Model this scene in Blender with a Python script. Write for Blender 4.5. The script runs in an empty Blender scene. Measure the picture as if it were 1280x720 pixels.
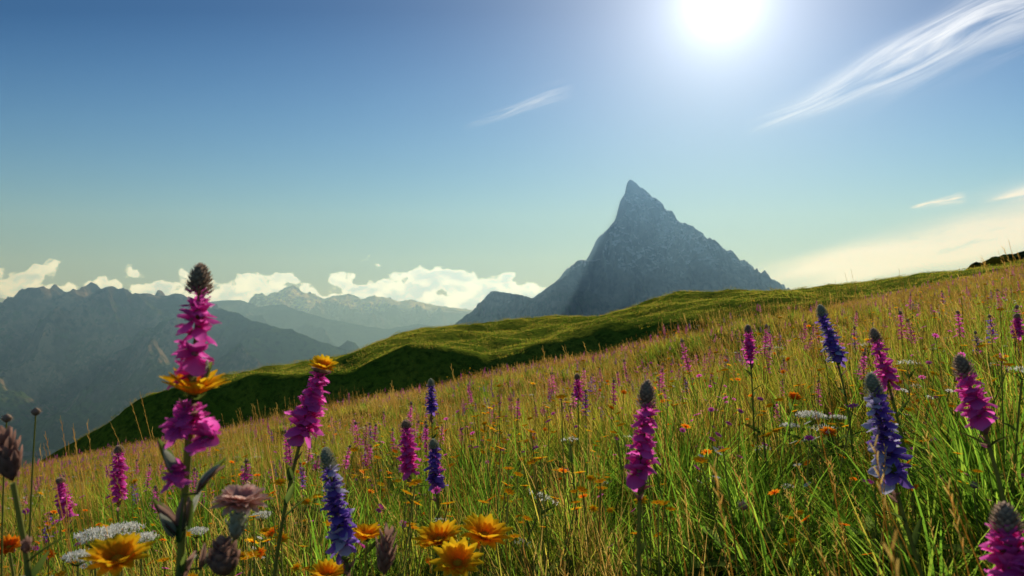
import bpy, math, random
import numpy as np
from mathutils import Vector, Matrix

random.seed(7); rng = np.random.default_rng(7)
scene = bpy.context.scene
F = 853.0; HZ = 385.0          # focal length (px of the 1280 frame) and horizon row used for surveying bearings

# ------------------------------------------------------------------ noise
_T = {}
def vnoise(x, y, seed=0):
    if seed not in _T: _T[seed] = np.random.default_rng(1000+seed).random((256, 256))
    T = _T[seed]
    xi = np.floor(x).astype(int); yi = np.floor(y).astype(int)
    fx = x-xi; fy = y-yi
    fx = fx*fx*fx*(fx*(fx*6-15)+10); fy = fy*fy*fy*(fy*(fy*6-15)+10)
    a = T[xi & 255, yi & 255]; b = T[(xi+1) & 255, yi & 255]
    c = T[xi & 255, (yi+1) & 255]; d = T[(xi+1) & 255, (yi+1) & 255]
    return (a*(1-fx)+b*fx)*(1-fy)+(c*(1-fx)+d*fx)*fy
def fbm(x, y, o=5, seed=0, g=0.5):
    s = 0; a = 1; t = 0
    for i in range(o):
        s = s+a*(vnoise(x*2**i+i*17.3, y*2**i+i*9.1, seed+i)*2-1); t += a; a *= g
    return s/t
def ridged(x, y, o=5, seed=0, g=0.5):
    s = 0; a = 1; t = 0
    for i in range(o):
        s = s+a*(1-np.abs(vnoise(x*2**i+i*17.3, y*2**i+i*9.1, seed+i)*2-1)*2); t += a; a *= g
    return s/t

# ------------------------------------------------------------------ meadow / ridge terrain
PX   = np.array([-700,-300,-100,  0, 50,100,150,185,240,300,380,430,470,510,560,620,680,740,780,830,870,920,1000,1100,1200,1280,1400,1600,2000.])
LIP  = np.array([1200, 850, 700,620,574,542,514,489,482,474,463,454,440,430,430,437,428,417,408,396,388,382,378,366,350,338,325,303,260.])
CRE  = np.array([1500,1000, 800,740,700,650,580,530,480,468,456,447,430,414,407,403,399,395,385,371,365,365,360,348,338,329,315,295,250.])
YK = np.linspace(0, 1400, 1401)
UK = np.linspace(-1.6, 1.6, 321)
def build_table():
    px = UK*F+640
    lip = np.interp(px, PX, LIP); cre = np.interp(px, PX, CRE)
    D = np.interp(px, [0, 450, 700, 800, 900, 1000], [250, 250, 200, 95, 25, 0])
    tab = np.zeros((len(UK), len(YK)))
    for i, u in enumerate(UK):
        pl = lambda y: -0.6+0.2*u*y-0.088*y
        dipz = pl(82)-D[i]/F*82
        k = [0, 47, 56, 82, 103, 150, 190, 240, 340, 600, 1000, 1400]
        lz = (HZ-lip[i])/F*103; cz = (HZ-cre[i])/F*190
        z = [pl(0), pl(47), pl(54)-(1.2 if px[i] < 900 else 0.2), dipz, lz, lz*.5+cz*.5+0.3, cz, cz-10, cz-70, -230, -520, -720]
        tab[i] = np.interp(YK, k, z)
    ker = np.hanning(11); ker /= ker.sum()
    for i in range(len(UK)):
        p = np.pad(tab[i], 5, mode='edge'); tab[i] = np.convolve(p, ker, 'valid')
    ker = np.hanning(7); ker /= ker.sum()
    for j in range(len(YK)):
        p = np.pad(tab[:, j], 3, mode='edge'); tab[:, j] = np.convolve(p, ker, 'valid')
    return tab
TAB = build_table()
def terrain(x, y):
    x = np.asarray(x, float); y = np.asarray(y, float)
    plane = -0.6+0.2*x-0.088*y
    u = np.clip(x/np.maximum(y, 1.0), -1.599, 1.599)
    fu = (u+1.6)/0.01; iu = np.clip(fu.astype(int), 0, len(UK)-2); fu = fu-iu
    fy = np.clip(y, 0, 1399.0); iy = fy.astype(int); fy = fy-iy
    iy1 = np.minimum(iy+1, 1400)
    tz = (TAB[iu, iy]*(1-fu)+TAB[iu+1, iy]*fu)*(1-fy)+(TAB[iu, iy1]*(1-fu)+TAB[iu+1, iy1]*fu)*fy
    w = np.clip((y-22)/12, 0, 1); w = w*w*(3-2*w)
    z = plane*(1-w)+tz*w
    r = np.sqrt(x*x+y*y)
    z = z+fbm(x*1.6, y*1.6, 3, 5)*0.07*np.clip(r/1.5, 0, 1)
    z = z+fbm(x/5., y/5., 3, 9)*0.45*np.clip((r-1.5)/10, 0, 1)
    far = np.clip((y-58)/40, 0, 1)
    z = z+fbm(x/14., y/14., 5, 15)*2.1*far + fbm(x/60., y/60., 3, 25)*1.0*far
    return z
def tz1(x, y): return float(terrain(np.array([x]), np.array([y]))[0])

def grid_mesh(name, X, Y, Z, mat, smooth=True):
    n, m = X.shape
    co = np.stack([X, Y, Z], -1).reshape(-1, 3).astype(np.float32)
    i = np.arange(n-1)[:, None]*m+np.arange(m-1)[None, :]
    q = np.stack([i, i+1, i+m+1, i+m], -1).reshape(-1, 4)
    me = bpy.data.meshes.new(name)
    me.vertices.add(len(co)); me.vertices.foreach_set('co', co.ravel())
    me.loops.add(q.size); me.loops.foreach_set('vertex_index', q.ravel().astype(np.int32))
    me.polygons.add(len(q)); me.polygons.foreach_set('loop_start', (np.arange(len(q))*4).astype(np.int32))
    me.update(calc_edges=True); me.validate()
    me.polygons.foreach_set('use_smooth', [smooth]*len(q))
    if me.polygons[0].normal.z < 0: me.flip_normals()
    me.materials.append(mat)
    ob = bpy.data.objects.new(name, me); scene.collection.objects.link(ob)
    return ob

# ------------------------------------------------------------------ node helpers
def newmat(name):
    m = bpy.data.materials.new(name); m.use_nodes = True
    nt = m.node_tree; nt.nodes.clear()
    return m, nt
class G:
    def __init__(s, nt): s.nt = nt
    def n(s, t, **k):
        nd = s.nt.nodes.new(t)
        for a, b in k.items(): setattr(nd, a, b)
        return nd
    def link(s, a, b): s.nt.links.new(a, b)
    def put(s, sock, v):
        if isinstance(v, bpy.types.NodeSocket): s.link(v, sock)
        elif v is not None:
            sock.default_value = v
    def m(s, op, a, b=None, c=None, clamp=False):
        nd = s.n('ShaderNodeMath', operation=op); nd.use_clamp = clamp
        s.put(nd.inputs[0], a)
        if b is not None: s.put(nd.inputs[1], b)
        if c is not None: s.put(nd.inputs[2], c)
        return nd.outputs[0]
    def mix(s, f, a, b, blend='MIX'):
        nd = s.n('ShaderNodeMix', data_type='RGBA', blend_type=blend)
        s.put(nd.inputs[0], f)
        s.put(nd.inputs[6], a if isinstance(a, bpy.types.NodeSocket) else (*a, 1)[:4])
        s.put(nd.inputs[7], b if isinstance(b, bpy.types.NodeSocket) else (*b, 1)[:4])
        return nd.outputs[2]
    def noise(s, vec, scale, detail=4, rough=0.5, w=None):
        nd = s.n('ShaderNodeTexNoise')
        if vec is not None: s.link(vec, nd.inputs['Vector'])
        nd.inputs['Scale'].default_value = scale; nd.inputs['Detail'].default_value = detail
        nd.inputs['Roughness'].default_value = rough
        return nd.outputs['Fac']
    def ss(s, x, a, b):
        nd = s.n('ShaderNodeMapRange', interpolation_type='SMOOTHSTEP'); nd.clamp = True
        s.put(nd.inputs['Value'], x)
        s.put(nd.inputs['From Min'], a); s.put(nd.inputs['From Max'], b)
        return nd.outputs['Result']
    def xyz(s, x, y, z):
        nd = s.n('ShaderNodeCombineXYZ')
        for i, v in enumerate((x, y, z)): s.put(nd.inputs[i], v)
        return nd.outputs[0]
    def mixsh(s, f, a, b):
        nd = s.n('ShaderNodeMixShader'); s.put(nd.inputs[0], f); s.link(a, nd.inputs[1]); s.link(b, nd.inputs[2]); return nd.outputs[0]

# ------------------------------------------------------------------ materials
def mat_ground():
    m, nt = newmat('meadow_soil'); g = G(nt)
    pos = g.n('ShaderNodeNewGeometry').outputs['Position']
    n1 = g.noise(pos, 0.09, 4, 0.6); n2 = g.noise(pos, 1.0, 4, 0.65)
    c = g.mix(g.ss(n1, .35, .65), (0.11, 0.16, 0.014), (0.19, 0.20, 0.022))
    c = g.mix(g.ss(n2, .4, .7), c, (0.05, 0.08, 0.010))
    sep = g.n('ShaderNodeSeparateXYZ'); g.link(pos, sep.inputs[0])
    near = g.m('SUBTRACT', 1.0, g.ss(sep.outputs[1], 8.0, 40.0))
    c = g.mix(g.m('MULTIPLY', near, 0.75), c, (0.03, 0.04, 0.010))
    b = g.n('ShaderNodeBump'); b.inputs['Strength'].default_value = 0.8; b.inputs['Distance'].default_value = 0.6
    g.link(n2, b.inputs['Height'])
    bs = g.n('ShaderNodeBsdfDiffuse'); g.put(bs.inputs['Color'], c)
    g.link(b.outputs[0], bs.inputs['Normal'])
    o = g.n('ShaderNodeOutputMaterial'); g.link(bs.outputs[0], o.inputs[0]); return m
def mat_mountain(name, rock, rock2, green, green_lo, green_hi, snow=None, scale=1.0, snow_z=0, bump=30, dark=.42, snow_n=(.8, .95)):
    m, nt = newmat(name); g = G(nt)
    geo = g.n('ShaderNodeNewGeometry'); pos = geo.outputs['Position']
    sep = g.n('ShaderNodeSeparateXYZ'); g.link(pos, sep.inputs[0])
    sn = g.n('ShaderNodeSeparateXYZ'); g.link(geo.outputs['Normal'], sn.inputs[0])
    n1 = g.noise(pos, 0.004*scale, 7, 0.62); n2 = g.noise(pos, 0.02*scale, 5, 0.62); n3 = g.noise(pos, 0.0015*scale, 3, 0.6)
    c = g.mix(g.ss(n1, .42, .6), rock, rock2)
    c = g.mix(g.ss(n2, .48, .66), c, tuple(v*dark for v in rock))
    zz = g.m('ADD', sep.outputs[2], g.m('MULTIPLY', g.m('SUBTRACT', n1, .5), 500.0))
    gm = g.m('MULTIPLY', g.m('SUBTRACT', 1.0, g.ss(zz, green_lo, green_hi)), g.ss(sn.outputs[2], .35, .6))
    gc = g.mix(g.ss(n3, .45, .6), green, tuple(v*.4 for v in green))
    gc = g.mix(g.ss(n2, .5, .62), gc, tuple(v*.28 for v in green))
    c = g.mix(gm, c, gc)
    if snow:
        sm = g.m('MULTIPLY', g.ss(zz, snow_z, snow_z+120), g.ss(g.m('ADD', sn.outputs[2], g.m('MULTIPLY', n2, .4)), *snow_n))
        c = g.mix(sm, c, snow)
    b = g.n('ShaderNodeBump'); b.inputs['Strength'].default_value = 1.0; b.inputs['Distance'].default_value = bump
    g.link(g.m('ADD', n1, g.m('MULTIPLY', n2, .5)), b.inputs['Height'])
    bs = g.n('ShaderNodeBsdfDiffuse'); g.put(bs.inputs['Color'], c)
    g.link(b.outputs[0], bs.inputs['Normal'])
    o = g.n('ShaderNodeOutputMaterial'); g.link(bs.outputs[0], o.inputs[0]); return m
def mat_plant(name, base, tip, trans=0.45, var=0.35, alt=None, patch=None, tboost=1.6):
    """diffuse + translucent leaf; attribute 't' runs 0 (root) to 1 (tip), 'rnd' is random per blade"""
    m, nt = newmat(name); g = G(nt)
    at = g.n('ShaderNodeAttribute'); at.attribute_name = 't'
    ra = g.n('ShaderNodeAttribute'); ra.attribute_name = 'rnd'; rnd = ra.outputs['Fac']
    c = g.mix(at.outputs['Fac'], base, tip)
    if alt: c = g.mix(g.ss(rnd, .5, .95), c, alt)
    if patch:
        pos = g.n('ShaderNodeNewGeometry').outputs['Position']
        pn = g.noise(pos, .35, 1, .6); c = g.mix(g.m('MULTIPLY', g.ss(pn, .42, .62), at.outputs['Fac']), c, patch)
    br = g.m('ADD', 1-var*.5, g.m('MULTIPLY', g.m('FRACT', g.m('MULTIPLY', rnd, 7.31)), var))
    sc = g.n('ShaderNodeVectorMath', operation='SCALE'); g.link(c, sc.inputs[0]); g.link(br, sc.inputs['Scale'])
    c = sc.outputs[0]
    s2 = g.n('ShaderNodeVectorMath', operation='SCALE'); g.link(c, s2.inputs[0]); s2.inputs['Scale'].default_value = tboost
    d = g.n('ShaderNodeBsdfDiffuse'); g.link(c, d.inputs['Color'])
    t = g.n('ShaderNodeBsdfTranslucent'); g.link(s2.outputs[0], t.inputs[0])
    mx = g.n('ShaderNodeMixShader'); mx.inputs[0].default_value = trans
    g.link(d.outputs[0], mx.inputs[1]); g.link(t.outputs[0], mx.inputs[2])
    o = g.n('ShaderNodeOutputMaterial'); g.link(mx.outputs[0], o.inputs[0]); return m

M_GROUND = mat_ground()
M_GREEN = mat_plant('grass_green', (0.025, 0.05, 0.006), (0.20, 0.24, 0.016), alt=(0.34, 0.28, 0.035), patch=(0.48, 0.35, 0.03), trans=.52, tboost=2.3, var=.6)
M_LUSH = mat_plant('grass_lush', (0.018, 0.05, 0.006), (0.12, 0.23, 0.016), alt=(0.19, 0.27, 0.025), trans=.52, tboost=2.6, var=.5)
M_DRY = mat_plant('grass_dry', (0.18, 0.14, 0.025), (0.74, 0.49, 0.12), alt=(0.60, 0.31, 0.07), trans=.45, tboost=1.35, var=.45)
M_STEM = mat_plant('stem_green', (0.08, 0.12, 0.03), (0.20, 0.21, 0.06), trans=.3, var=.1, tboost=2)
M_LEAF = mat_plant('leaf_green', (0.05, 0.09, 0.02), (0.12, 0.16, 0.03), trans=.4, var=.3, tboost=2)
M_MAG = mat_plant('petal_magenta', (0.66, 0.03, 0.36), (0.94, 0.20, 0.66), trans=.52, var=.28, tboost=1.06)
M_PUR = mat_plant('petal_purple', (0.11, 0.045, 0.28), (0.30, 0.17, 0.58), trans=.45, var=.5, tboost=1.5)
M_LAV = mat_plant('petal_pale', (0.30, 0.26, 0.48), (0.70, 0.66, 0.80), trans=.4, var=.2, tboost=1.2)
M_YEL = mat_plant('petal_yellow', (0.97, 0.36, 0.01), (0.98, 0.66, 0.02), trans=.55, var=.08, tboost=1.0)
M_ORA = mat_plant('petal_orange', (0.90, 0.18, 0.01), (0.95, 0.34, 0.015), trans=.5, var=.2, tboost=1.03)
M_WHI = mat_plant('petal_white', (0.70, 0.68, 0.58), (0.84, 0.82, 0.76), trans=.4, var=.15, tboost=1.1)
M_BUD = mat_plant('bud_brown', (0.16, 0.11, 0.08), (0.52, 0.38, 0.28), trans=.25, var=.5)
M_BUDR = mat_plant('bud_purplish', (0.13, 0.07, 0.055), (0.42, 0.24, 0.18), trans=.3, var=.3)
M_BUDG = mat_plant('bud_greygreen', (0.16, 0.17, 0.10), (0.48, 0.48, 0.36), trans=.2, var=.3)
M_DISC = mat_plant('flower_disc', (0.50, 0.18, 0.01), (0.80, 0.36, 0.02), trans=.1, var=.2)
M_PINKD = mat_plant('petal_dusty', (0.45, 0.25, 0.19), (0.72, 0.50, 0.42), trans=.4, var=.2)
MATS = [M_GREEN, M_LUSH, M_DRY, M_STEM, M_LEAF, M_MAG, M_PUR, M_LAV, M_YEL, M_ORA, M_WHI, M_BUD, M_BUDR, M_BUDG, M_DISC, M_PINKD]
GREEN, LUSH, DRY, STEM, LEAF, MAG, PUR, LAV, YEL, ORA, WHI, BUD, BUDR, BUDG, DISC, PINKD = range(16)

# ------------------------------------------------------------------ mesh builder
class MB:
    def __init__(s): s.v = []; s.f = []; s.mi = []; s.t = []; s.r = []
    def grid(s, rows, ts, mat, close=False):
        b = len(s.v); n = len(rows); m = len(rows[0]); rn = random.random()
        for r, t in zip(rows, ts):
            for p in r: s.v.append(tuple(p)); s.t.append(t); s.r.append(rn)
        for i in range(n-1):
            for j in range(m if close else m-1):
                a = b+i*m+j; c = b+i*m+(j+1) % m
                s.f.append((a, c, c+m, a+m)); s.mi.append(mat)
    def tube(s, path, rad, sides, mat, t0=0., t1=1.):
        n = len(path); rows = []; ts = []
        for i, p in enumerate(path):
            d = (path[min(i+1, n-1)]-path[max(i-1, 0)]).normalized()
            a = d.cross(Vector((.3, .9, .1))).normalized(); b = d.cross(a)
            r = rad[i] if isinstance(rad, (list, tuple)) else rad
            rows.append([p+(a*math.cos(k*2*math.pi/sides)+b*math.sin(k*2*math.pi/sides))*r for k in range(sides)])
            ts.append(t0+(t1-t0)*i/max(1, n-1))
        s.grid(rows, ts, mat, True)
    def petal(s, o, d, n, L, W, curl, cup, mat, seg=4, blunt=.5, ruf=0., t0=0.):
        d = d.normalized(); sd = d.cross(n)
        if sd.length < 1e-5: sd = d.orthogonal()
        sd.normalize(); n = sd.cross(d).normalized()
        p = o.copy(); rows = []; ts = []
        for i in range(seg+1):
            t = i/seg; a = curl*t
            dd = d*math.cos(a)+n*math.sin(a); nn = n*math.cos(a)-d*math.sin(a)
            if i: p = p+dd*(L/seg)
            w = W*.5*max(.06, math.sin(math.pi*min(.97, .07+.9*t**(.6+blunt*.6)))**.7)
            rr = random.uniform(-ruf, ruf)*W
            rows.append([p-sd*w+nn*(cup*w+rr), p-nn*cup*w*.15, p+sd*w+nn*(cup*w-rr)]); ts.append(t0+(1-t0)*t)
        s.grid(rows, ts, mat)
    def ell(s, c, ax, L, R, mat, seg=6, sides=7, pw=1.):
        ax = ax.normalized(); a = ax.orthogonal().normalized(); b = ax.cross(a); rows = []; ts = []
        for i in range(seg+1):
            t = i/seg; r = R*max(.03, math.sin(math.pi*t**pw)**.75)
            rows.append([c+ax*((t-.5)*L)+(a*math.cos(k*2*math.pi/sides)+b*math.sin(k*2*math.pi/sides))*r for k in range(sides)]); ts.append(t)
        s.grid(rows, ts, mat, True)
    def blade(s, o, ang, h, w, lean, droop, mat, seg=4, twist=0.):
        dx, dy = math.cos(ang), math.sin(ang); rows = []; ts = []
        x = z = 0.; a = lean
        sa = ang+math.pi/2+twist
        cx, sx = math.cos(sa), math.sin(sa)
        for i in range(seg+1):
            t = i/seg; ww = w*.5*(1-t**2.2)+w*.03
            px, py, pz = o[0]+dx*x, o[1]+dy*x, o[2]+z
            rows.append([(px-cx*ww, py-sx*ww, pz), (px+cx*ww, py+sx*ww, pz)]); ts.append(t)
            a = lean+droop*((i+1)/seg)**1.5
            x += math.sin(a)*h/seg; z += math.cos(a)*h/seg
        s.grid(rows, ts, mat)
    def build(s, name, link=True):
        me = bpy.data.meshes.new(name); me.from_pydata(s.v, [], s.f)
        used = sorted(set(s.mi)); mp = {u: i for i, u in enumerate(used)}
        for u in used: me.materials.append(MATS[u])
        me.polygons.foreach_set('material_index', [mp[k] for k in s.mi])
        me.polygons.foreach_set('use_smooth', [True]*len(s.f))
        at = me.attributes.new('t', 'FLOAT', 'POINT'); at.data.foreach_set('value', s.t)
        at = me.attributes.new('rnd', 'FLOAT', 'POINT'); at.data.foreach_set('value', s.r)
        me.update()
        ob = bpy.data.objects.new(name, me)
        if link: scene.collection.objects.link(ob)
        return ob
R = random.uniform
def rv(a): return Vector((R(-a, a), R(-a, a), R(-a, a)))

def floret(mb, o, d, up, s, mat, mat2=None):
    d = d.normalized(); sd = d.cross(up).normalized(); up = sd.cross(d)
    if mat2 is None: mat2 = mat
    mb.petal(o, d*.55+up*.8, -d*.4+up*.2, s*.95, s*.8, R(-.9, -.4), .5, mat, 4, .6, .06)
    mb.petal(o, d*.9-up*.35+rv(.15), up, s*1.15, s*1.0, R(-.8, -.2), -.35, mat2, 4, .9, .12)
    for k in (-1, 1): mb.petal(o, d*.75+sd*k*.8+up*R(-.1, .3), up*.6-sd*k*.3, s*.85, s*.6, R(-.4, .5), .3, mat, 3, .8, .1)
    mb.ell(o, d, s*.5, s*.17, BUDR, 3, 5)
def spike(mb, base, top, s, n, mat, mat2=None, budf=.22, budmat=BUD, dens_gap=None, low=False):
    ax = top-base; L = ax.length; up = ax.normalized(); a = up.orthogonal().normalized(); b = up.cross(a)
    mb.tube([base, base+ax*.5, top-ax*.03], [s*.13, s*.11, s*.05], 5, STEM)
    ph = R(0, 6)
    for i in range(n):
        f = i/max(1, n-1)
        if dens_gap and dens_gap(f): continue
        an = ph+i*2.39996+R(-.35, .35); rd = a*math.cos(an)+b*math.sin(an)
        pos = base+ax*(f*(1-budf)+R(-.02, .02))
        sz = s*(1.0-.42*f**1.5)*R(.7, 1.25)
        mm = mat if R(0, 1) < .66 or mat2 is None else mat2
        if low:
            mb.petal(pos, rd*.8+up*R(-.3, .5), up, sz*1.3, sz*1.0, R(-.6, .4), .3, mm, 2)
        else: floret(mb, pos+rd*s*.22, rd+up*(R(-.45, .3)+.5*f)+rv(.25), up, sz, mm, mm)
    nb = 6 if low else 84
    for i in range(nb):        # blunt cone of unopened buds
        f = i/(nb-1); an = i*2.39996
        rd = a*math.cos(an)+b*math.sin(an)
        q = base+ax*(1-budf*1.1+budf*.98*f); rr = s*.50*max(0., 1-f**3.2)**.6
        mb.petal(q+rd*rr*.75, up*.6+rd*(1.15-.7*f), rd, s*(.40-.16*f), s*.26, -.35, -.5, budmat, 2, .4)
    mb.ell(top-ax*budf*.48, up, L*budf*1.0, s*.40, budmat, 7, 8, .9)
def stem(mb, p0, p1, d1, r0, r1, n=9, leaves=0, lsz=.05, lmat=LEAF):
    L = (p1-p0).length; c1 = p0+Vector((0, 0, L*.35)); c2 = p1-d1.normalized()*L*.3
    path = []
    for i in range(n+1):
        t = i/n; path.append(p0*(1-t)**3+c1*3*t*(1-t)**2+c2*3*t*t*(1-t)+p1*t**3)
    mb.tube(path, [r0+(r1-r0)*i/n for i in range(n+1)], 6, STEM)
    for k in range(leaves):
        t = R(.35, .97); i = min(n-1, int(t*n)); q = path[i].lerp(path[i+1], t*n-i)
        an = R(0, 6.28); mb.petal(q, Vector((math.cos(an), math.sin(an), R(.5, 1.4))), Vector((0, 0, 1)), lsz*R(.6, 1.2), lsz*.2, R(-.6, .2), .4, lmat, 4, .2)
    return path
def daisy(mb, c, ax, r, n=15, cup=.35, mat=YEL, rows=2, disc=True):
    ax = ax.normalized(); a = ax.orthogonal().normalized(); b = ax.cross(a)
    for rr in range(rows):
        for i in range(n):
            an = (i+.5*rr)*2*math.pi/n+R(-.08, .08); rd = a*math.cos(an)+b*math.sin(an); cu = cup+.25*rr
            mb.petal(c+rd*r*.12+ax*rr*r*.05, rd*math.cos(cu)+ax*math.sin(cu), ax, r*R(.85, 1.05)*(1-.15*rr), r*.36, R(-.35, .1), .35, mat, 4, .8, .04)
    if disc:
        mb.ell(c+ax*r*.08, ax, r*.26, r*.22, DISC, 5, 10)
        for i in range(40):
            rr = r*.23*math.sqrt(i/40); an = i*2.4
            mb.petal(c+ax*r*.16+(a*math.cos(an)+b*math.sin(an))*rr, ax+(a*math.cos(an)+b*math.sin(an))*.4, ax.orthogonal(), r*.12, r*.05, 0, 0, DISC, 1)
    for i in range(9):
        an = i*2*math.pi/9; rd = a*math.cos(an)+b*math.sin(an)
        mb.petal(c-ax*r*.28+rd*r*.05, rd*.6+ax*.8, ax, r*.42, r*.16, -.2, .3, LEAF, 3, .2)
    mb.ell(c-ax*r*.13, ax, r*.35, r*.17, LEAF, 4, 8)
def bud_head(mb, c, ax, L, W, mat=BUDR, n=34):
    ax = ax.normalized(); a = ax.orthogonal().normalized(); b = ax.cross(a)
    mb.ell(c, ax, L*.9, W*.34, mat, 6, 8)
    for i in range(n):
        f = i/(n-1); an = i*2.39996; rd = a*math.cos(an)+b*math.sin(an)
        mb.petal(c+ax*(f-.5)*L*.8+rd*W*.3*math.sin(math.pi*(.15+.75*f)), ax*.8+rd*R(.5, .9), rd, L*.30, W*.26, -.5, -.5, mat, 3, .2)

# bearings (taken off the photograph) -> point at a given distance in the world
def P(px, py, d): return Vector(((px-640)/F*d, d, (HZ-py)/F*d))

def hero(name, d, base, top, foot, s, n, mat, mat2=None, budmat=BUD, budf=.22, leaves=6, extra=None, gap=None, r=.0026, skirt=6):
    mb = MB(); b = P(*base, d); t = P(*top, d+R(-.02, .02))
    fx = (foot[0]-640)/F*d; fy = d+R(-.03, .03); f = Vector((fx, fy, tz1(fx, fy)-.01))
    path = stem(mb, f, b, t-b, r*1.3, r, 10, leaves)
    spike(mb, b, t, s, n, mat, mat2, budf, budmat, gap)
    up = (t-b).normalized(); a = up.orthogonal().normalized(); bb = up.cross(a)
    for i in range(skirt):
        q = b-up*s*R(.1, 2.2); an = R(0, 6.28); rd = a*math.cos(an)+bb*math.sin(an)
        mb.petal(q, rd*.7+up*R(.3, .9), up, s*R(.7, 1.2), s*.4, R(-.2, .6), .6, BUDR, 4, .3)
    if extra: extra(mb, b, t, f, path)
    return mb.build(name)

def extraA(mb, b, t, f, path):
    d = .62; up = Vector((0, 0, 1))
    daisy(mb, P(245, 492, d), Vector((.1, -.10, 1)), .031, 14, .6, YEL, 2, True)
    for (px, py, k, sc) in ((238, 520, 9, .015), (262, 542, 6, .017), (228, 532, 6, .015), (226, 590, 6, .013)):
        for i in range(k):
            an = R(0, 6.28); floret(mb, P(px, py, d)+rv(.006), Vector((math.cos(an), math.sin(an)-.3, R(-.3, .5))), up, sc*R(.85, 1.2), MAG)
    for (px, py, dx, l) in ((215, 575, -.5, .032), (262, 598, .6, .036), (215, 650, -.6, .034), (246, 640, .5, .036), (262, 465, .4, .024), (232, 655, .1, .04), (205, 640, -.8, .03), (238, 712, .4, .035), (268, 690, .7, .04)):
        q = P(px, py, d)
        for k in range(3): mb.petal(q-Vector((dx*.012, 0, .012))+rv(.003), Vector((dx, R(-.4, .4), 1)), Vector((-dx, -.5, .3)), l*R(.8, 1.1), .010, R(-.5, .5), .8, (BUDR, BUDG, LEAF)[k], 4, .3)
        mb.tube([q-Vector((dx*.012, 0, .012)), P(232, py+18, d)], .0012, 5, STEM)
hero('magenta_flower_spike', .62, (243, 470), (251, 330), (222, 760), .0198, 25, MAG, extra=extraA, budf=.25, gap=lambda f: .0 < f < .14 or .36 < f < .46, r=.0034, leaves=3)
def extraB(mb, b, t, f, path): daisy(mb, t+Vector((.004, -.004, .002)), Vector((.25, -.35, 1)), .022, 13, .5, YEL, 2)
hero('magenta_flower_spike', .95, (380, 540), (402, 462), (330, 760), .0215, 32, MAG, extra=extraB, budf=.05, leaves=4)
hero('magenta_flower_spike', .92, (800, 592), (809, 474), (803, 760), .0230, 24, MAG, budf=.28, leaves=2, skirt=10)
hero('magenta_flower_spike', 1.45, (1108, 478), (1090, 410), (1150, 700), .022, 22, MAG, budf=.25)
hero('magenta_flower_spike', .95, (1222, 522), (1196, 443), (1262, 720), .022, 20, MAG, budf=.33, leaves=4)
hero('magenta_flower_spike', .62, (1262, 730), (1248, 626), (1275, 860), .022, 22, MAG, budf=.34, leaves=3)
hero('magenta_flower_spike', 2.6, (937, 447), (934, 406), (940, 520), .026, 26, MAG)
hero('magenta_flower_spike', 1.8, (513, 588), (508, 525), (518, 690), .025, 34, MAG, budf=.14)
hero('magenta_flower_spike', 2.3, (152, 618), (152, 556), (152, 690), .028, 32, MAG, budf=.14)
hero('magenta_flower_spike', 2.4, (88, 640), (79, 596), (92, 690), .028, 28, MAG, budf=.14)
hero('magenta_flower_spike', 3.4, (722, 496), (721, 467), (722, 540), .028, 24, MAG)
hero('magenta_flower_spike', 3.0, (1271, 418), (1270, 392), (1273, 470), .026, 24, MAG)
hero('blue_lupine', 1.0, (1112, 592), (1086, 466), (1165, 720), .0220, 42, PUR, LAV, budmat=BUDG, budf=.2, leaves=4)
hero('blue_lupine', 1.8, (1044, 448), (1024, 381), (1066, 520), .025, 30, PUR, LAV, budmat=BUDG)
hero('blue_lupine', .9, (432, 680), (408, 558), (440, 800), .0185, 36, PUR, LAV, budmat=BUDG, budf=.2)
hero('blue_lupine', 1.75, (547, 606), (542, 548), (550, 700), .024, 30, PUR, MAG, budmat=BUDG, budf=.2)
hero('blue_lupine', 2.8, (540, 514), (539, 473), (543, 580), .026, 26, PUR, None, budmat=BUDG)

def yflower(px, py, d, r, ax, foot, name='yellow_daisy', mat=YEL, cup=.4):
    mb = MB(); c = P(px, py, d); fx = (foot-640)/F*d; f = Vector((fx, d+.02, tz1(fx, d+.02)-.01))
    ax = Vector(ax); stem(mb, f, c-ax.normalized()*r*.3, ax, .0022, .0016, 9, 3, .05)
    daisy(mb, c, ax, r, 13, cup, mat, 2); return mb.build(name)
yflower(153, 698, .62, .029, (.1, -.28, .9), 150)
yflower(551, 674, .95, .036, (-.2, -.20, .9), 570)
yflower(606, 669, .97, .038, (.2, -.20, .9), 590)
yflower(573, 702, .86, .033, (0, -.42, .8), 576)
yflower(461, 668, .95, .025, (.1, -.15, 1), 462)
yflower(18, 682, .95, .020, (.1, -.4, 1), 25, mat=ORA)
yflower(412, 717, .9, .026, (.1, -.2, 1), 415)
yflower(991, 497, 2.2, .024, (.1, -.5, 1), 992, name='orange_daisy', mat=ORA)
yflower(1033, 541, 1.7, .021, (-.1, -.5, 1), 1030, name='orange_daisy', mat=ORA)

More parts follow.
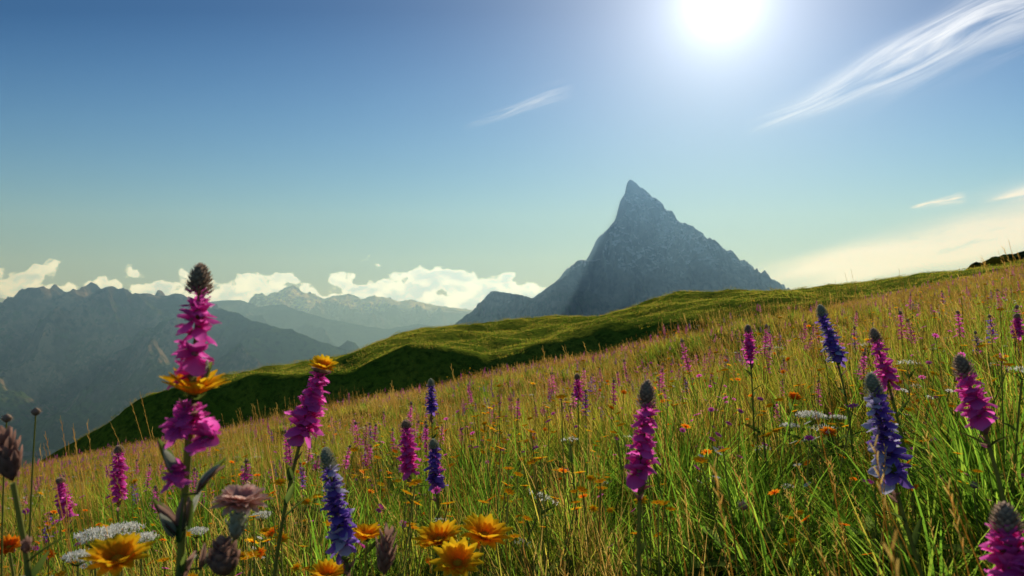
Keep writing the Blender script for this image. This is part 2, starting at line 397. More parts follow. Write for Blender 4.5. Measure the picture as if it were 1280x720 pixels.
def budplant(px, py, d, L, W, foot, mat=BUDR, ax=(0, 0, 1), name='brown_flower_bud'):
    mb = MB(); c = P(px, py, d); fx = (foot-640)/F*d; f = Vector((fx, d+.01, tz1(fx, d+.01)-.01)); ax = Vector(ax)
    path = stem(mb, f, c-ax*L*.45, ax, .003, .0022, 9, 5, .045); bud_head(mb, c, ax, L, W, mat)
    for k in range(3):
        q = path[-2-k]; an = R(0, 6.28); bud_head(mb, q+Vector((math.cos(an), math.sin(an), .6))*.012, Vector((math.cos(an), math.sin(an), 1.2)), L*.45, W*.4, mat, 14)
    return mb.build(name)
budplant(14, 572, .6, .045, .028, 48, ax=(-.25, 0, 1))
budplant(484, 690, .75, .05, .024, 480, ax=(.1, 0, 1))
budplant(284, 697, .6, .032, .036, 284, mat=BUDR, ax=(-.05, -.1, 1))
def dusty():
    mb = MB(); c = P(304, 632, .62); fx = (296-640)/F*.62; f = Vector((fx, .63, tz1(fx, .63)))
    stem(mb, f, c-Vector((.004, 0, .02)), Vector((.1, 0, 1)), .0026, .0024, 9, 2)
    bud_head(mb, c-Vector((.003, 0, .014)), Vector((.1, 0, 1)), .036, .02, BUDG, 26)
    daisy(mb, c+Vector((0, 0, .004)), Vector((.1, -.1, 1)), .024, 22, .15, PINKD, 3, False)
    return mb.build('dusty_pink_flower')
dusty()
def seedball(px, py, d, foot, r=.006):
    mb = MB(); c = P(px, py, d); fx = (foot-640)/F*d; f = Vector((fx, d, tz1(fx, d)))
    stem(mb, f, c, Vector((.05, 0, 1)), .0014, .001, 9, 0); mb.ell(c, Vector((0, 0, 1)), r*2, r, BUD, 6, 9)
    for i in range(30):
        v = Vector((R(-1, 1), R(-1, 1), R(-.6, 1))).normalized(); mb.petal(c+v*r*.7, v, v.orthogonal(), r*.7, r*.3, 0, 0, BUD, 1)
    mb.build('seed_head')
seedball(12, 522, .9, 20); seedball(48, 514, .9, 44, .0055); seedball(926, 630, 1.3, 950, .009); seedball(1213, 605, 1.2, 1230, .006)

def umbel_into(mb, c, r, foot, n=12, per=14, ps=.13):
    path = stem(mb, foot, c-Vector((0, 0, r*.8)), Vector((0, 0, 1)), .0022, .0016, 6, 3)
    o = path[-1]
    for i in range(n):
        an = i*2.4; rr = r*math.sqrt((i+.5)/n); q = c+Vector((math.cos(an)*rr, math.sin(an)*rr, -rr*rr/r*.25))
        mb.tube([o, o.lerp(q, .6)+Vector((0, 0, -.002)), q], .0006, 3, STEM)
        for k in range(per):
            v = Vector((R(-1, 1), R(-1, 1), R(-.2, .8)))*r*.2
            mb.petal(q+v, Vector((R(-1, 1), R(-1, 1), .8)), Vector((0, -.4, 1)), r*ps, r*ps, 0, .2, WHI, 1, .9)
def umbel(px, py, d, r, foot):
    mb = MB(); fx = (foot-640)/F*d; umbel_into(mb, P(px, py, d), r, Vector((fx, d, tz1(fx, d))), 20, 26, .16); mb.build('white_umbel_flower')
umbel(125, 664, 1.3, .036, 130); umbel(158, 657, 1.5, .038, 160); umbel(182, 668, 1.4, .028, 180); umbel(104, 690, 1.15, .024, 108); umbel(1012, 517, 2.2, .045, 1015); umbel(985, 530, 2.4, .030, 985)
umbel(1045, 520, 2.3, .026, 1045); umbel(250, 660, 1.6, .024, 250); umbel(330, 640, 1.9, .026, 330)

# ------------------------------------------------------------------ instanced masses
def proto_coll(name, objs):
    c = bpy.data.collections.new(name)
    for o in objs: c.objects.link(o)
    return c
def grad(x, y, e): return (terrain(x+e, y)-terrain(x-e, y))/(2*e), (terrain(x, y+e)-terrain(x, y-e))/(2*e)
def scatter(name, coll, x, y, scl, tilt=.15, sink=0.01, nk=1, slope=False):
    n = len(x); z = terrain(x, y)-sink
    me = bpy.data.meshes.new(name); me.vertices.add(n)
    me.vertices.foreach_set('co', np.stack([x, y, z], -1).astype(np.float32).ravel())
    a = me.attributes.new('rot', 'FLOAT_VECTOR', 'POINT')
    rz = rng.random(n)*6.28
    if slope:
        gx, gy = grad(x, y, slope)
        lx = gx*np.cos(rz)+gy*np.sin(rz); ly = -gx*np.sin(rz)+gy*np.cos(rz)
        rot = np.stack([np.arctan(ly), -np.arctan(lx), rz], -1)
    else:
        rot = np.stack([rng.normal(0, tilt, n), rng.normal(0, tilt, n), rz], -1)
    a.data.foreach_set('vector', rot.astype(np.float32).ravel())
    a = me.attributes.new('scl', 'FLOAT_VECTOR', 'POINT')
    if np.ndim(scl) == 1: scl = np.stack([scl, scl, scl], -1)
    a.data.foreach_set('vector', scl.astype(np.float32).ravel())
    a = me.attributes.new('pick', 'INT', 'POINT'); a.data.foreach_set('value', rng.integers(0, nk, n).astype(np.int32))
    ob = bpy.data.objects.new(name, me); scene.collection.objects.link(ob)
    nt = bpy.data.node_groups.new(name+'_nodes', 'GeometryNodeTree')
    nt.interface.new_socket('Geometry', in_out='INPUT', socket_type='NodeSocketGeometry')
    nt.interface.new_socket('Geometry', in_out='OUTPUT', socket_type='NodeSocketGeometry')
    gi = nt.nodes.new('NodeGroupInput'); go = nt.nodes.new('NodeGroupOutput')
    ip = nt.nodes.new('GeometryNodeInstanceOnPoints'); ci = nt.nodes.new('GeometryNodeCollectionInfo')
    ci.inputs['Collection'].default_value = coll; ci.inputs['Separate Children'].default_value = True; ci.inputs['Reset Children'].default_value = True
    ip.inputs['Pick Instance'].default_value = True
    def na(nm, ty):
        q = nt.nodes.new('GeometryNodeInputNamedAttribute'); q.data_type = ty; q.inputs['Name'].default_value = nm; return q.outputs['Attribute']
    L = nt.links.new
    L(gi.outputs[0], ip.inputs['Points']); L(ci.outputs[0], ip.inputs['Instance'])
    L(na('rot', 'FLOAT_VECTOR'), ip.inputs['Rotation']); L(na('scl', 'FLOAT_VECTOR'), ip.inputs['Scale']); L(na('pick', 'INT'), ip.inputs['Instance Index'])
    L(ip.outputs[0], go.inputs[0])
    md = ob.modifiers.new('scatter', 'NODES'); md.node_group = nt
    return ob
def polar(n, r0, r1, p, a=48):
    u = rng.random(n); e = 2-p; r = (r0**e+(r1**e-r0**e)*u)**(1/e); th = np.radians(rng.uniform(-a, a, n))
    x = r*np.sin(th); y = r*np.cos(th)
    k = (y > .25) & (np.hypot(x, y) > .55)
    return x[k], y[k]
def jgrid(r0, r1, sp, a=47):
    n = int(r1/sp)+1; g = (np.arange(-n, n+1))*sp; Xg, Yg = np.meshgrid(g, g[g > -sp])
    x = (Xg+rng.uniform(-.35, .35, Xg.shape)*sp).ravel(); y = (Yg+rng.uniform(-.35, .35, Xg.shape)*sp).ravel()
    r = np.hypot(x, y); k = (r > r0) & (r < r1) & (np.abs(np.arctan2(x, y)) < math.radians(a)) & (y > .2)
    return x[k], y[k]

def sod(name, size, tufts, per, h, w, seg, dry=.2, stalks=0, spread=.05):
    """a patch of turf: many little tufts of different height, with a few seeding stalks"""
    mb = MB()
    for k in range(tufts):
        cx, cy = R(-size/2, size/2), R(-size/2, size/2); hh = h*R(.4, 1.25)*R(.8, 1.1); mm = DRY if R(0, 1) < dry else (GREEN if R(0, 1) < .65 else LUSH); ld = R(0, 6.28)
        for i in range(per):
            an = R(0, 6.28); rr = spread*math.sqrt(R(0, 1)); m2 = DRY if R(0, 1) < .07 else mm
            dr = ld+random.gauss(0, .7) if R(0, 1) < .65 else an+R(-.8, .8)
            mb.blade((cx+rr*math.cos(an), cy+rr*math.sin(an), 0), dr, hh*R(.55, 1.15), w*R(.6, 1.25), R(.02, .4), R(.2, 1.3), m2, seg, R(-.7, .7))
    for k in range(stalks):
        o = Vector((R(-size/2, size/2), R(-size/2, size/2), 0)); an = R(0, 6.28); l = R(.02, .25); hh = h*R(1.1, 1.75)
        tip = o+Vector((math.cos(an)*math.sin(l)*hh, math.sin(an)*math.sin(l)*hh, math.cos(l)*hh)); mid = o.lerp(tip, .5)+Vector((0, 0, .01))
        mb.tube([o, mid, tip], [w*.28, w*.22, w*.15], 3, DRY)
        d = (tip-mid).normalized()
        for q in range(9):
            a2 = q*2.4; mb.petal(tip-d*(q*w*2.0), d+Vector((math.cos(a2), math.sin(a2), .2))*.5, d.orthogonal(), w*3.0, w*1.2, 0, 0, DRY, 1, t0=.6)
    return mb.build(name, False)
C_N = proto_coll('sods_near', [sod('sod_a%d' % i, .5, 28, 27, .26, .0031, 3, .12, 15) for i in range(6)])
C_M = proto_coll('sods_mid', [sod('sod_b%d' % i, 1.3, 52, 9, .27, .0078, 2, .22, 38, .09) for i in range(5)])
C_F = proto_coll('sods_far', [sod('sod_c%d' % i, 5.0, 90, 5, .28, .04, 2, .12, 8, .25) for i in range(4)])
x, y = jgrid(.45, 11, .35); hn = .42+1.15*vnoise(x*1.1+50, y*1.1+50, 40)
scatter('meadow_grass', C_N, x, y, np.stack([np.ones(len(x)), np.ones(len(x)), hn*rng.uniform(.8, 1.2, len(x))], -1), nk=6, slope=.15)
x, y = jgrid(10.5, 64, 1.0); hn = .50+1.0*vnoise(x*.5+50, y*.5+50, 41)
scatter('meadow_grass', C_M, x, y, np.stack([np.ones(len(x)), np.ones(len(x)), hn], -1), nk=5, slope=.4)
x, y = jgrid(62, 225, 4.2, 46); gx, gy = grad(x, y, 2.5); k = gy < .25; x, y = x[k], y[k]
scatter('ridge_grass', C_F, x, y, np.stack([np.ones(len(x)), np.ones(len(x)), rng.uniform(.5, 1.1, len(x))], -1), nk=4, slope=1.0)

def tuft(name, n, h, w, rad, mat, lean=(.05, .55), droop=(.2, 1.1), seg=4):
    mb = MB()
    for i in range(n):
        an = R(0, 6.28); rr = rad*math.sqrt(R(0, 1)); a2 = an+R(-.7, .7)
        mb.blade((rr*math.cos(an), rr*math.sin(an), 0), a2, h*R(.55, 1.15), w*R(.7, 1.2), R(*lean)*(.4+.6*rr/rad), R(*droop), mat, seg, R(-.6, .6))
    return mb.build(name, False)
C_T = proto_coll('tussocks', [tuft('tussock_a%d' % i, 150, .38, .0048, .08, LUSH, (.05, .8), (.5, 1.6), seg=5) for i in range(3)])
x, y = polar(1900, 1.4, 45, 1.1); k = vnoise(x*.9, y*.9, 60) > .48; x, y = x[k], y[k]
scatter('grass_tussocks', C_T, x, y, rng.uniform(.7, 1.3, len(x)), .1, nk=3)
def leafy(name):
    mb = MB()
    for i in range(22):
        an = R(0, 6.28); mb.petal(Vector((R(-.05, .05), R(-.05, .05), R(0, .10))), Vector((math.cos(an), math.sin(an), R(.2, 1.5))), Vector((0, 0, 1)), R(.05, .10), R(.014, .026), R(-.8, 0), .35, LEAF, 3, .4)
    return mb.build(name, False)
C_L = proto_coll('herb_leaves', [leafy('herb_a%d' % i) for i in range(3)])
x, y = polar(1300, 1.3, 20, 1.2)
scatter('meadow_herbs', C_L, x, y, rng.uniform(.8, 1.6, len(x)), .2, nk=3)

def small_spike(nm, mat, mat2, h, hl, s, n):
    mb = MB(); t = Vector((R(-.03, .03), R(-.03, .03), h)); b = t*((h-hl)/h)
    mb.tube([Vector((0, 0, 0)), b*.5, b], [.002, .002, .002], 4, STEM)
    for k in range(4):
        an = R(0, 6.28); mb.petal(b*R(.1, .8), Vector((math.cos(an), math.sin(an), 1)), Vector((0, 0, 1)), .05, .01, -.4, .3, LEAF, 3, .2)
    spike(mb, b, t, s, n, mat, mat2, .15, BUD, low=True); return mb.build(nm, False)
C_S = proto_coll('spikes', [small_spike('spk_a', MAG, None, .44, .13, .021, 34), small_spike('spk_b', MAG, None, .50, .16, .020, 38), small_spike('spk_c', PUR, MAG, .40, .12, .021, 34), small_spike('spk_d', MAG, PINKD, .38, .09, .022, 26)])
x, y = polar(4200, 3.2, 62, .85); k = (fbm(x*.22, y*.22, 2, 80) > -.12); x, y = x[k], y[k]; dd = np.hypot(x, y)
scatter('magenta_wildflowers', C_S, x, y, rng.uniform(.6, 1.15, len(x))*(1+.009*dd), .12, nk=4)
def small_daisy(nm, mat, h, r, k=3):
    mb = MB()
    for j in range(k):
        o = Vector((R(-.05, .05), R(-.05, .05), 0)); c = o+Vector((R(-.04, .04), R(-.04, .04), h*R(.7, 1.1)))
        mb.tube([o, c], .0013, 3, STEM); ax = Vector((R(-.4, .4), R(-.8, .1), 1)).normalized(); a = ax.orthogonal().normalized(); b = ax.cross(a)
        for i in range(8):
            an = i*6.283/8; rd = a*math.cos(an)+b*math.sin(an); mb.petal(c, rd+ax*.3, ax, r, r*.6, -.2, .2, mat, 2, .7)
        mb.ell(c, ax, r*.3, r*.25, DISC, 3, 5)
    return mb.build(nm, False)
C_Y = proto_coll('yel', [small_daisy('dy_a', YEL, .40, .014), small_daisy('dy_b', YEL, .34, .013, 4), small_daisy('dy_c', ORA, .38, .013, 2), small_daisy('dy_d', MAG, .36, .011, 3)])
x, y = polar(9000, 1.3, 62, .98); k = (fbm(x*.3+5, y*.3, 2, 90) > -.10); x, y = x[k], y[k]; dd = np.hypot(x, y)
scatter('yellow_wildflowers', C_Y, x, y, rng.uniform(.6, 1.2, len(x))*(1+.014*dd), .12, nk=4)
def um(nm, h, r):
    mb = MB(); umbel_into(mb, Vector((.01, 0, h)), r, Vector((0, 0, 0)), 9, 7, .18); return mb.build(nm, False)
C_U = proto_coll('umb', [um('um_a', .36, .022), um('um_b', .32, .03), small_daisy('um_c', WHI, .34, .010, 5)])
x, y = polar(2800, 1.5, 55, 1.05); k = (fbm(x*.3+55, y*.3, 2, 95) > -.05); x, y = x[k], y[k]
scatter('white_wildflowers', C_U, x, y, rng.uniform(.6, 1.2, len(x)), .12, nk=3)
def tallstem(nm):
    mb = MB(); h = R(.45, .65); t = Vector((R(-.1, .1), R(-.1, .1), h)); mb.tube([Vector((0, 0, 0)), t*.5+Vector((.01, 0, 0)), t], [.0016, .0014, .001], 4, DRY)
    for k in range(26):
        f = R(.6, 1); an = R(0, 6.28); mb.petal(t*f, Vector((math.cos(an), math.sin(an), 1.2)), Vector((0, 0, 1)), .018, .005, 0, 0, (DRY, BUD)[k % 2], 1)
    return mb.build(nm, False)
C_H = proto_coll('tall', [tallstem('tall_a%d' % i) for i in range(4)])
x, y = polar(1500, 2.5, 60, .8)
scatter('seed_stalks', C_H, x, y, rng.uniform(.6, 1.1, len(x)), .1, nk=4)

mb = MB()
for (cx, cy, n, h) in ((1.05, 1.45, 190, .46), (.72, 1.15, 120, .38), (1.35, 1.9, 170, .44), (.95, 1.05, 130, .40), (.80, 1.35, 130, .42), (.25, 1.7, 110, .36), (-.35, 2.4, 130, .42), (-.1, 2.6, 120, .40), (.55, 2.2, 120, .40), (1.9, 2.6, 130, .45), (1.2, 2.6, 120, .42), (.1, 3.3, 130, .42), (.9, 3.4, 130, .42), (-.9, 3.0, 110, .36), (.45, 1.45, 90, .33)):
    for i in range(n):
        an = R(0, 6.28); rr = .13*math.sqrt(R(0, 1)); xx = cx+rr*math.cos(an); yy = cy+rr*math.sin(an)
        mb.blade((xx, yy, tz1(cx, cy)-.02), an+R(-.7, .7), h*R(.6, 1.15), .0054*R(.6, 1.2), R(.05, .7), R(.3, 1.5), LUSH, 6, R(-.5, .5))
mb.build('lush_grass')

# ------------------------------------------------------------------ terrain meshes
th = np.radians(np.linspace(-66, 66, 560)); rr = np.concatenate([[0.05], np.geomspace(.4, 1500, 560)])
RR, TH = np.meshgrid(rr, th); X = RR*np.sin(TH); Y = RR*np.cos(TH)-4.0
grid_mesh('meadow_ground', X, Y, terrain(X, Y), M_GROUND)

M_VAL = mat_mountain('valley_forest', (.10, .10, .08), (.14, .13, .11), (.035, .06, .02), 3000, 3500)
gx = np.linspace(-32000, 32000, 420); gy = np.linspace(300, 45000, 360); GY, GX = np.meshgrid(gy, gx)
grid_mesh('valley_ground', GX, GY, -760+fbm(GX/2500, GY/2500, 6, 30)*120+np.clip((GY-20000)/25000, 0, 1)*300, M_VAL)

def mrange(name, D, pts, base, depth, mat, res, spur=(500, .28), namp=.16, seed=0, nx=700, ny=260, jag=1.):
    pts = np.array(pts, float); wx = (pts[:, 0]-640)/F*D; wz = (HZ-pts[:, 1])/F*D
    xs = np.linspace(wx[0], wx[-1], nx); ys = np.linspace(D-depth, D+depth, ny)
    Yg, Xg = np.meshgrid(ys, xs)
    off = fbm(Xg/1500, Xg*0+seed, 3, seed)*depth*.2
    v = (Yg-D-off)/depth; av = np.clip(np.abs(v), 0, 1)
    warp = fbm(Xg/900, Yg/900, 3, seed+3)*spur[0]*.6
    crest = np.interp(Xg+warp*av, wx, wz); H = crest-base
    ph = (Xg+warp*1.2)/spur[0]; amp = .5+.9*vnoise(ph*.5, Yg*0, seed+8)
    tri = 1-2*np.abs(ph-np.floor(ph)-.5)*2
    prof = 1-av**.85
    up = np.clip(av*4, 0, 1)
    z = base+H*(prof+tri*spur[1]*amp*np.sin(np.pi*av**.7)*.55*up)
    z = z+(ridged(Xg/(res*9), Yg/(res*9), 6, seed+20, .52)-.25)*H*namp*np.clip(av*4, .03*jag, 1)*np.clip((1-av)*4, 0, 1)
    z = z+(ridged(Xg/(res*2.5), Yg/(res*2.5), 4, seed+33, .55)-.2)*H*namp*np.clip(.07*jag+av*.3, 0, .16)
    z = np.minimum(z, crest+H*.014*jag*(1+ridged(Xg/(res*1.5), Yg/(res*3), 3, seed+40)))
    z = np.where(av >= 1, base-50, z)
    return grid_mesh(name, Xg, Yg, z, mat, False)
M_R1 = mat_mountain('alpine_slopes', (.09, .085, .08), (.26, .22, .18), (.05, .10, .02), -60, 140)
M_R2 = mat_mountain('far_slopes', (.10, .10, .10), (.16, .16, .16), (.035, .07, .025), -100, 150)
M_R3 = mat_mountain('snowy_slopes', (.10, .10, .11), (.16, .16, .18), (.05, .08, .04), -400, -100, snow=(.85, .87, .9), scale=.5, snow_z=-120, snow_n=(.72, .98))
mrange('alpine_mountains', 5500, [(-420, 470), (-300, 400), (-200, 362), (-100, 375), (-40, 368), (0, 373), (22, 380), (50, 372), (64, 367), (74, 355), (84, 366), (94, 363), (104, 361), (114, 351), (126, 362), (138, 358), (150, 362), (165, 367), (182, 364), (200, 369), (215, 367), (232, 372), (262, 385), (300, 391), (335, 404), (372, 410), (410, 425), (440, 434), (480, 450), (540, 490), (600, 560)], -760, 1900, M_R1, 60, (560, .5), .24, 1, nx=900, jag=1.3)
mrange('forested_mountains', 8200, [(120, 430), (200, 392), (260, 376), (285, 374), (310, 383), (340, 379), (365, 388), (400, 398), (425, 402), (450, 408), (480, 412), (520, 405), (560, 412), (600, 420), (700, 440)], -760, 2600, M_R2, 90, (800, .45), .22, 2)
mrange('snowy_mountains', 14000, [(150, 420), (250, 392), (300, 384), (325, 377), (345, 367), (356, 364), (366, 360), (376, 356), (386, 366), (400, 369), (412, 374), (422, 370), (440, 367), (455, 373), (470, 369), (480, 371), (500, 377), (512, 374), (530, 379), (560, 384), (600, 388), (700, 390), (800, 408)], -760, 4200, M_R3, 60, (1000, .4), .24, 3, nx=1100, jag=1.4)
mrange('distant_mountains', 9500, [(-500, 400), (-300, 366), (-150, 372), (-60, 366), (0, 372), (20, 380), (60, 392), (160, 420)], -760, 2500, M_R3, 90, (900, .25), .15, 4, nx=400)

def knoll():
    xs = np.linspace(500, 1000, 200); ys = np.linspace(560, 860, 100); Yg, Xg = np.meshgrid(ys, xs)
    zc = np.interp(Xg/700*F+640, [1180, 1230, 1262, 1285, 1400, 1600], [(HZ-p)/F*700 for p in (352, 331, 319, 314, 296, 296)])
    Z = zc-((Yg-700)/150)**2*60
    grid_mesh('wooded_hill', Xg, Yg, Z+fbm(Xg/12, Yg/12, 4, 44)*5, M_VAL, False)
knoll()

# ------------------------------------------------------------------ the horn-shaped peak
def horn():
    D = 5000.; k = D/F
    L = [(788, 223, 0), (785, 228, 0), (783, 240, 0), (778, 250, 5), (775, 270, 20), (768, 281, 30), (753, 293, 60), (745, 312, 90), (735, 332, 120), (712, 334, 160), (700, 350, 180), (682, 362, 180), (664, 376, 120), (640, 369, 0), (614, 366, -80), (592, 390, -100), (560, 418, -120), (500, 470, -120)]
    Rr = [(788, 223, 0), (800, 229, 10), (814, 241, 20), (826, 256, 30), (838, 277, 60), (852, 288, 100), (872, 299, 160), (900, 321, 200), (930, 337, 230), (970, 347, 260), (1012, 357, 300), (1060, 375, 300), (1150, 420, 300)]
    A1 = [(788, 223, 0), (794, 258, -60), (786, 300, -200), (757, 345, -420), (732, 395, -750), (720, 450, -1100), (700, 500, -1500)]
    A2 = [(802, 232, 10), (822, 275, -60), (850, 315, -200), (872, 352, -420), (905, 400, -800), (930, 460, -1200)]
    A3 = [(900, 322, 200), (925, 352, 0), (960, 385, -350), (990, 440, -800)]
    A4 = [(640, 369, 0), (650, 395, -300), (640, 440, -700)]
    A5 = [(735, 334, 120), (722, 362, -100), (690, 400, -450), (670, 450, -900)]
    A6 = [(757, 345, -420), (785, 380, -620), (800, 430, -900)]
    B1 = [(788, 224, 0), (800, 300, 500), (810, 420, 1300)]
    xs = np.linspace((490-640)*k, (1160-640)*k, 1300); ys = np.linspace(D-1900, D+1100, 640)
    Yg, Xg = np.meshgrid(ys, xs)
    wx0 = Xg+fbm(Xg/260, Yg/260, 4, 50)*50; wy0 = Yg+fbm(Xg/260+9, Yg/260, 4, 54)*70
    best = np.full(Xg.shape, -2000.)
    for pl, kk, wf in ((L, 1.9, 0), (Rr, 1.7, 0), (A1, 1.55, 1), (A2, 1.45, 1), (A3, 1.0, 1), (A4, .9, 1), (A5, 1.1, 1), (A6, 1.2, 1), (B1, 1.2, 1)):
        wx, wy = (wx0, wy0) if wf else (Xg, wy0)
        for a, b in zip(pl[:-1], pl[1:]):
            ax, ay, az = (a[0]-640)*k, D+a[2], (HZ-a[1])*k; bx, by, bz = (b[0]-640)*k, D+b[2], (HZ-b[1])*k
            dx, dy = bx-ax, by-ay; t = np.clip(((wx-ax)*dx+(wy-ay)*dy)/(dx*dx+dy*dy), 0, 1)
            dist = np.hypot(wx-ax-t*dx, wy-ay-t*dy)
            dr = np.where(dist < 120, dist*kk, 120*kk+(dist-120)*kk*.62)
            best = np.maximum(best, az+(bz-az)*t-dr)
    det = np.clip((best+760)/300, 0, 1)*np.clip((1010-best)/250, .15, 1)
    n0 = fbm(Xg/180, Yg/180, 3, 80)*60
    gul = ridged((Xg+n0)/85, Yg/520, 3, 82, .5)
    best = best+(gul-.3)*60*det+(ridged(Xg/220, Yg/220, 5, 60, .5)-.35)*60*det+(ridged(Xg/45, Yg/45, 3, 66, .55)-.4)*9*det
    sil = [(p[0], p[1]) for p in reversed(L)]+[(p[0], p[1]) for p in Rr[1:]]
    sx = np.array([(p[0]-640)*k for p in sil]); sz = np.array([(HZ-p[1])*k for p in sil])
    S0 = np.interp(Xg, sx, sz)
    S = S0+(ridged(Xg/35, Yg/160, 4, 70)-.2)*13*np.clip((960-S0)/300, .15, 1)
    Z = np.maximum(np.minimum(best+8, S), -800)
    M = mat_mountain('horn_rock', (.09, .088, .085), (.16, .155, .145), (.05, .08, .025), -60, 110, snow=(.42, .43, .45), snow_z=200, snow_n=(.82, 1.02), scale=1.6, bump=10, dark=.65)
    grid_mesh('horn_mountain', Xg, Yg, Z, M, True)
horn()

# ------------------------------------------------------------------ haze (real scattering air over the valley)
def haze(name, box, dens, col, an):
    x0, x1, y0, y1, z0, z1 = box
    v = [(x, y, z) for x in (x0, x1) for y in (y0, y1) for z in (z0, z1)]
    f = [(0, 1, 3, 2), (4, 6, 7, 5), (0, 4, 5, 1), (2, 3, 7, 6), (0, 2, 6, 4), (1, 5, 7, 3)]
    me = bpy.data.meshes.new(name); me.from_pydata(v, [], f)
    m, nt = newmat(name); g = G(nt)
    vs = g.n('ShaderNodeVolumeScatter'); vs.inputs['Color'].default_value = (*col, 1); vs.inputs['Density'].default_value = dens; vs.inputs['Anisotropy'].default_value = an
    o = g.n('ShaderNodeOutputMaterial'); g.link(vs.outputs[0], o.inputs['Volume']); me.materials.append(m)
    ob = bpy.data.objects.new(name, me); scene.collection.objects.link(ob)
haze('valley_haze', (-20000, 20000, 2500, 8000, -1500, 1100), 2.9e-4, (.23, .50, 1.0), .3)
haze('valley_haze', (-20000, 20000, 8010, 15500, -1500, 1100), 0.9e-4, (.25, .52, 1.0), .3)

# ------------------------------------------------------------------ sun + sky
su, sw = (905-640)/F, (HZ+4)/F
sd = Vector((su, 1, sw)).normalized(); el = math.asin(sd.z); az = math.atan2(sd.x, sd.y)
ld = bpy.data.lights.new('sun', 'SUN'); ld.energy = 5.0; ld.angle = math.radians(.5); ld.color = (1, .915, .76)
lo = bpy.data.objects.new('sun', ld); scene.collection.objects.link(lo); lo.rotation_euler = sd.to_track_quat('Z', 'Y').to_euler()

w = bpy.data.worlds.new('World'); scene.world = w; w.use_nodes = True; nt = w.node_tree; nt.nodes.clear(); g = G(nt)
tc = g.n('ShaderNodeTexCoord').outputs['Generated']
sp = g.n('ShaderNodeSeparateXYZ'); g.link(tc, sp.inputs[0])
yy = g.m('MAXIMUM', sp.outputs[1], .05); u = g.m('DIVIDE', sp.outputs[0], yy); wv = g.m('DIVIDE', sp.outputs[2], yy)
low = g.m('SUBTRACT', 1.0, g.ss(wv, 0.0, .16))
sky = g.n('ShaderNodeTexSky'); sky.sky_type = 'NISHITA'; sky.sun_disc = False; sky.sun_elevation = el; sky.sun_rotation = az
sky.altitude = 1800; sky.air_density = 1.0; sky.dust_density = .2; sky.ozone_density = 4.0
bg = g.n('ShaderNodeBackground'); g.link(g.mix(1.0, sky.outputs[0], g.mix(low, (.68, 1.0, 1.08), (.64, .90, 1.40)), 'MULTIPLY'), bg.inputs[0]); bg.inputs[1].default_value = .062
# cumulus bank low over the far range
n1 = g.noise(g.xyz(g.m('MULTIPLY', u, 24), g.m('MULTIPLY', wv, 34), 3.1), 1.0, 6, .50)
env = g.noise(g.xyz(g.m('MULTIPLY', u, 7), 0.0, 7.7), 1.0, 0, .5)
val = g.m('SUBTRACT', g.m('ADD', n1, g.m('MULTIPLY', g.m('SUBTRACT', env, .5), .30)), g.m('MULTIPLY', wv, 6.2))
cm = g.ss(val, .20, .26)
cm = g.m('MULTIPLY', cm, g.m('MULTIPLY', g.ss(u, -1.1, -.6), g.m('SUBTRACT', 1.0, g.ss(u, .02, .12))))
n2 = g.noise(g.xyz(g.m('MULTIPLY', u, 40), g.m('ADD', g.m('MULTIPLY', wv, 60), .6), 8.1), 1.0, 4, .5)
shade = g.m('MULTIPLY', g.ss(n2, .36, .62), g.ss(val, .22, .34))
bc = g.n('ShaderNodeBackground'); g.link(g.mix(shade, (1.25, 2.0, 4.0), (.66, 1.2, 3.0)), bc.inputs[0]); bc.inputs[1].default_value = 1.0
cum = g.mixsh(g.m('MULTIPLY', cm, .92), bg.outputs[0], bc.outputs[0])
maskA = g.m('MULTIPLY', g.m('MULTIPLY', g.m('LESS_THAN', wv, .13), g.m('GREATER_THAN', wv, -.06)), g.m('MULTIPLY', g.m('LESS_THAN', u, .13), g.m('GREATER_THAN', u, -1.12)))
maskA = g.m('MULTIPLY', maskA, g.m('GREATER_THAN', sp.outputs[1], .2))
r1 = g.mixsh(maskA, bg.outputs[0], cum)
# cirrus
def streak(p0, p1, width, amp, seed, sx=3., sy=1.2, lo=.35, hi=.75, det=5):
    a = ((p0[0]-640)/F, (HZ-p0[1])/F); b = ((p1[0]-640)/F, (HZ-p1[1])/F); L = math.hypot(b[0]-a[0], b[1]-a[1]); c, s_ = (b[0]-a[0])/L, (b[1]-a[1])/L
    du = g.m('SUBTRACT', u, a[0]); dw = g.m('SUBTRACT', wv, a[1])
    s = g.m('DIVIDE', g.m('ADD', g.m('MULTIPLY', du, c), g.m('MULTIPLY', dw, s_)), L)
    t = g.m('DIVIDE', g.m('SUBTRACT', g.m('MULTIPLY', dw, c), g.m('MULTIPLY', du, s_)), width/F)
    nw = g.noise(g.xyz(g.m('MULTIPLY', s, sx), t, seed), .9, 1, .5)
    t2 = g.m('ADD', t, g.m('MULTIPLY', g.m('SUBTRACT', nw, .5), 1.6))
    wid = g.m('ADD', .35, g.m('MULTIPLY', g.ss(s, 0., .8), .65)); t3 = g.m('DIVIDE', t2, wid)
    gs = g.m('POWER', 2.718, g.m('MULTIPLY', g.m('MULTIPLY', t3, t3), -1.0))
    nz = g.noise(g.xyz(g.m('MULTIPLY', s, sx), g.m('MULTIPLY', t2, sy*2.2), seed+3.3), 1.0, det, .6)
    win = g.m('MULTIPLY', g.ss(s, 0., .25), g.m('SUBTRACT', 1.0, g.ss(s, .8, 1.05)))
    return g.m('MULTIPLY', g.m('MULTIPLY', gs, win), g.m('MULTIPLY', g.ss(nz, lo, hi), amp))
cir = streak((920, 172), (1420, -60), 32, .9, 1.0, 2.2, 1.2, lo=.28, hi=.68, det=6)
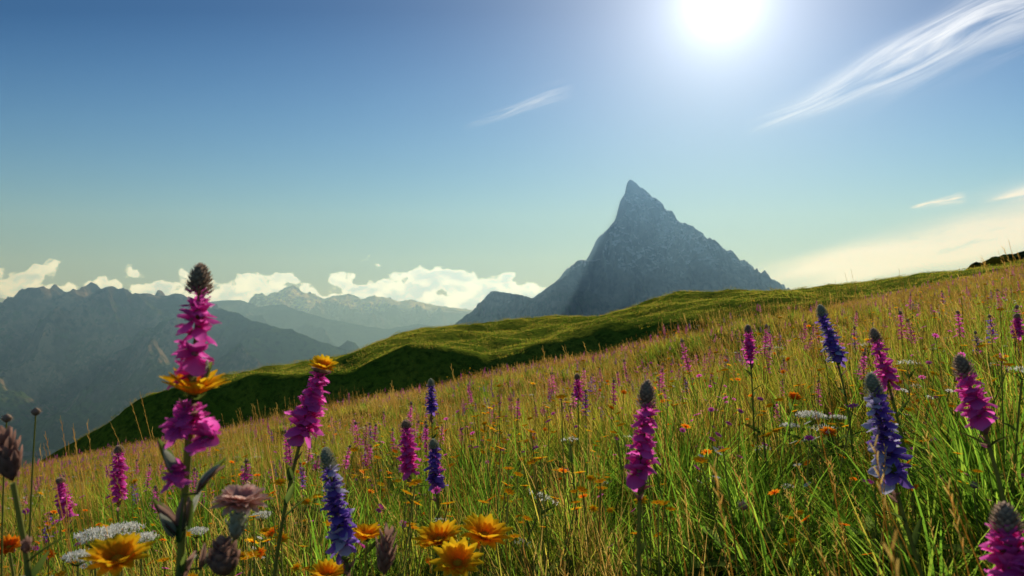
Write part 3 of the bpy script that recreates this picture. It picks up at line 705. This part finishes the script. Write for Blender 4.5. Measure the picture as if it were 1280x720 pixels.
for st in (streak((1135, 260), (1210, 246), 5, .85, 5.0, 2., .8, .25, .6, det=2),
           streak((900, 362), (1500, 240), 34, 1.15, 6.0, 3., .7, .12, .42, det=4), streak((1220, 256), (1420, 215), 14, .9, 8.0, 2., .8, .25, .55, det=2)):
    cir = g.m('ADD', cir, st)
cir = g.m('MINIMUM', cir, .93)
bi = g.n('ShaderNodeBackground'); g.link(g.mix(low, (.93, .95, .97), (1.05, 1.5, 2.8)), bi.inputs[0]); bi.inputs[1].default_value = 1.0
right = g.mixsh(cir, r1, bi.outputs[0])
line = g.m('ADD', .207+.10, g.m('MULTIPLY', u, .465))
maskB = g.m('MULTIPLY', g.m('MULTIPLY', g.m('GREATER_THAN', u, .26), g.m('LESS_THAN', wv, line)), g.m('MULTIPLY', g.m('GREATER_THAN', wv, -.05), g.m('GREATER_THAN', sp.outputs[1], .2)))
r2 = g.mixsh(maskB, r1, right)
wisp = g.mixsh(streak((575, 160), (715, 108), 9, .42, 2.0, 2., .8, det=3), r2, bi.outputs[0])
maskC = g.m('MULTIPLY', g.m('MULTIPLY', g.m('GREATER_THAN', u, -.10), g.m('LESS_THAN', u, .12)), g.m('MULTIPLY', g.m('GREATER_THAN', wv, .23), g.m('LESS_THAN', wv, .37)))
r3 = g.mixsh(maskC, r2, wisp)
dp = g.n('ShaderNodeVectorMath', operation='DOT_PRODUCT'); nm = g.n('ShaderNodeVectorMath', operation='NORMALIZE'); g.link(tc, nm.inputs[0]); g.link(nm.outputs[0], dp.inputs[0]); dp.inputs[1].default_value = sd
c = g.m('MAXIMUM', dp.outputs['Value'], 0.)
gl = 0.
for pw, am in ((4000., 1.0), (900., .45), (220., .36), (60., .28), (18., .15), (6., .05)): gl = g.m('ADD', gl, g.m('MULTIPLY', g.m('POWER', c, pw), am))
bgl = g.n('ShaderNodeBackground'); bgl.inputs[0].default_value = (1, .98, .95, 1); g.link(gl, bgl.inputs[1])
ad = g.n('ShaderNodeAddShader'); g.link(r3, ad.inputs[0]); g.link(bgl.outputs[0], ad.inputs[1])
o = g.n('ShaderNodeOutputWorld'); g.link(ad.outputs[0], o.inputs[0])

# ------------------------------------------------------------------ camera
cd = bpy.data.cameras.new('camera'); cam = bpy.data.objects.new('camera', cd); scene.collection.objects.link(cam)
cd.sensor_width = 36; cd.lens = 24.0; cd.clip_start = .05; cd.clip_end = 100000
cam.location = (0, 0, 0); cam.rotation_euler = (math.radians(90)+math.atan(25/F), 0, 0)
cd.dof.use_dof = True; cd.dof.focus_distance = 2.2; cd.dof.aperture_fstop = 9
scene.camera = cam
scene.view_settings.view_transform = 'Standard'; scene.view_settings.look = 'None'; scene.view_settings.exposure = 0
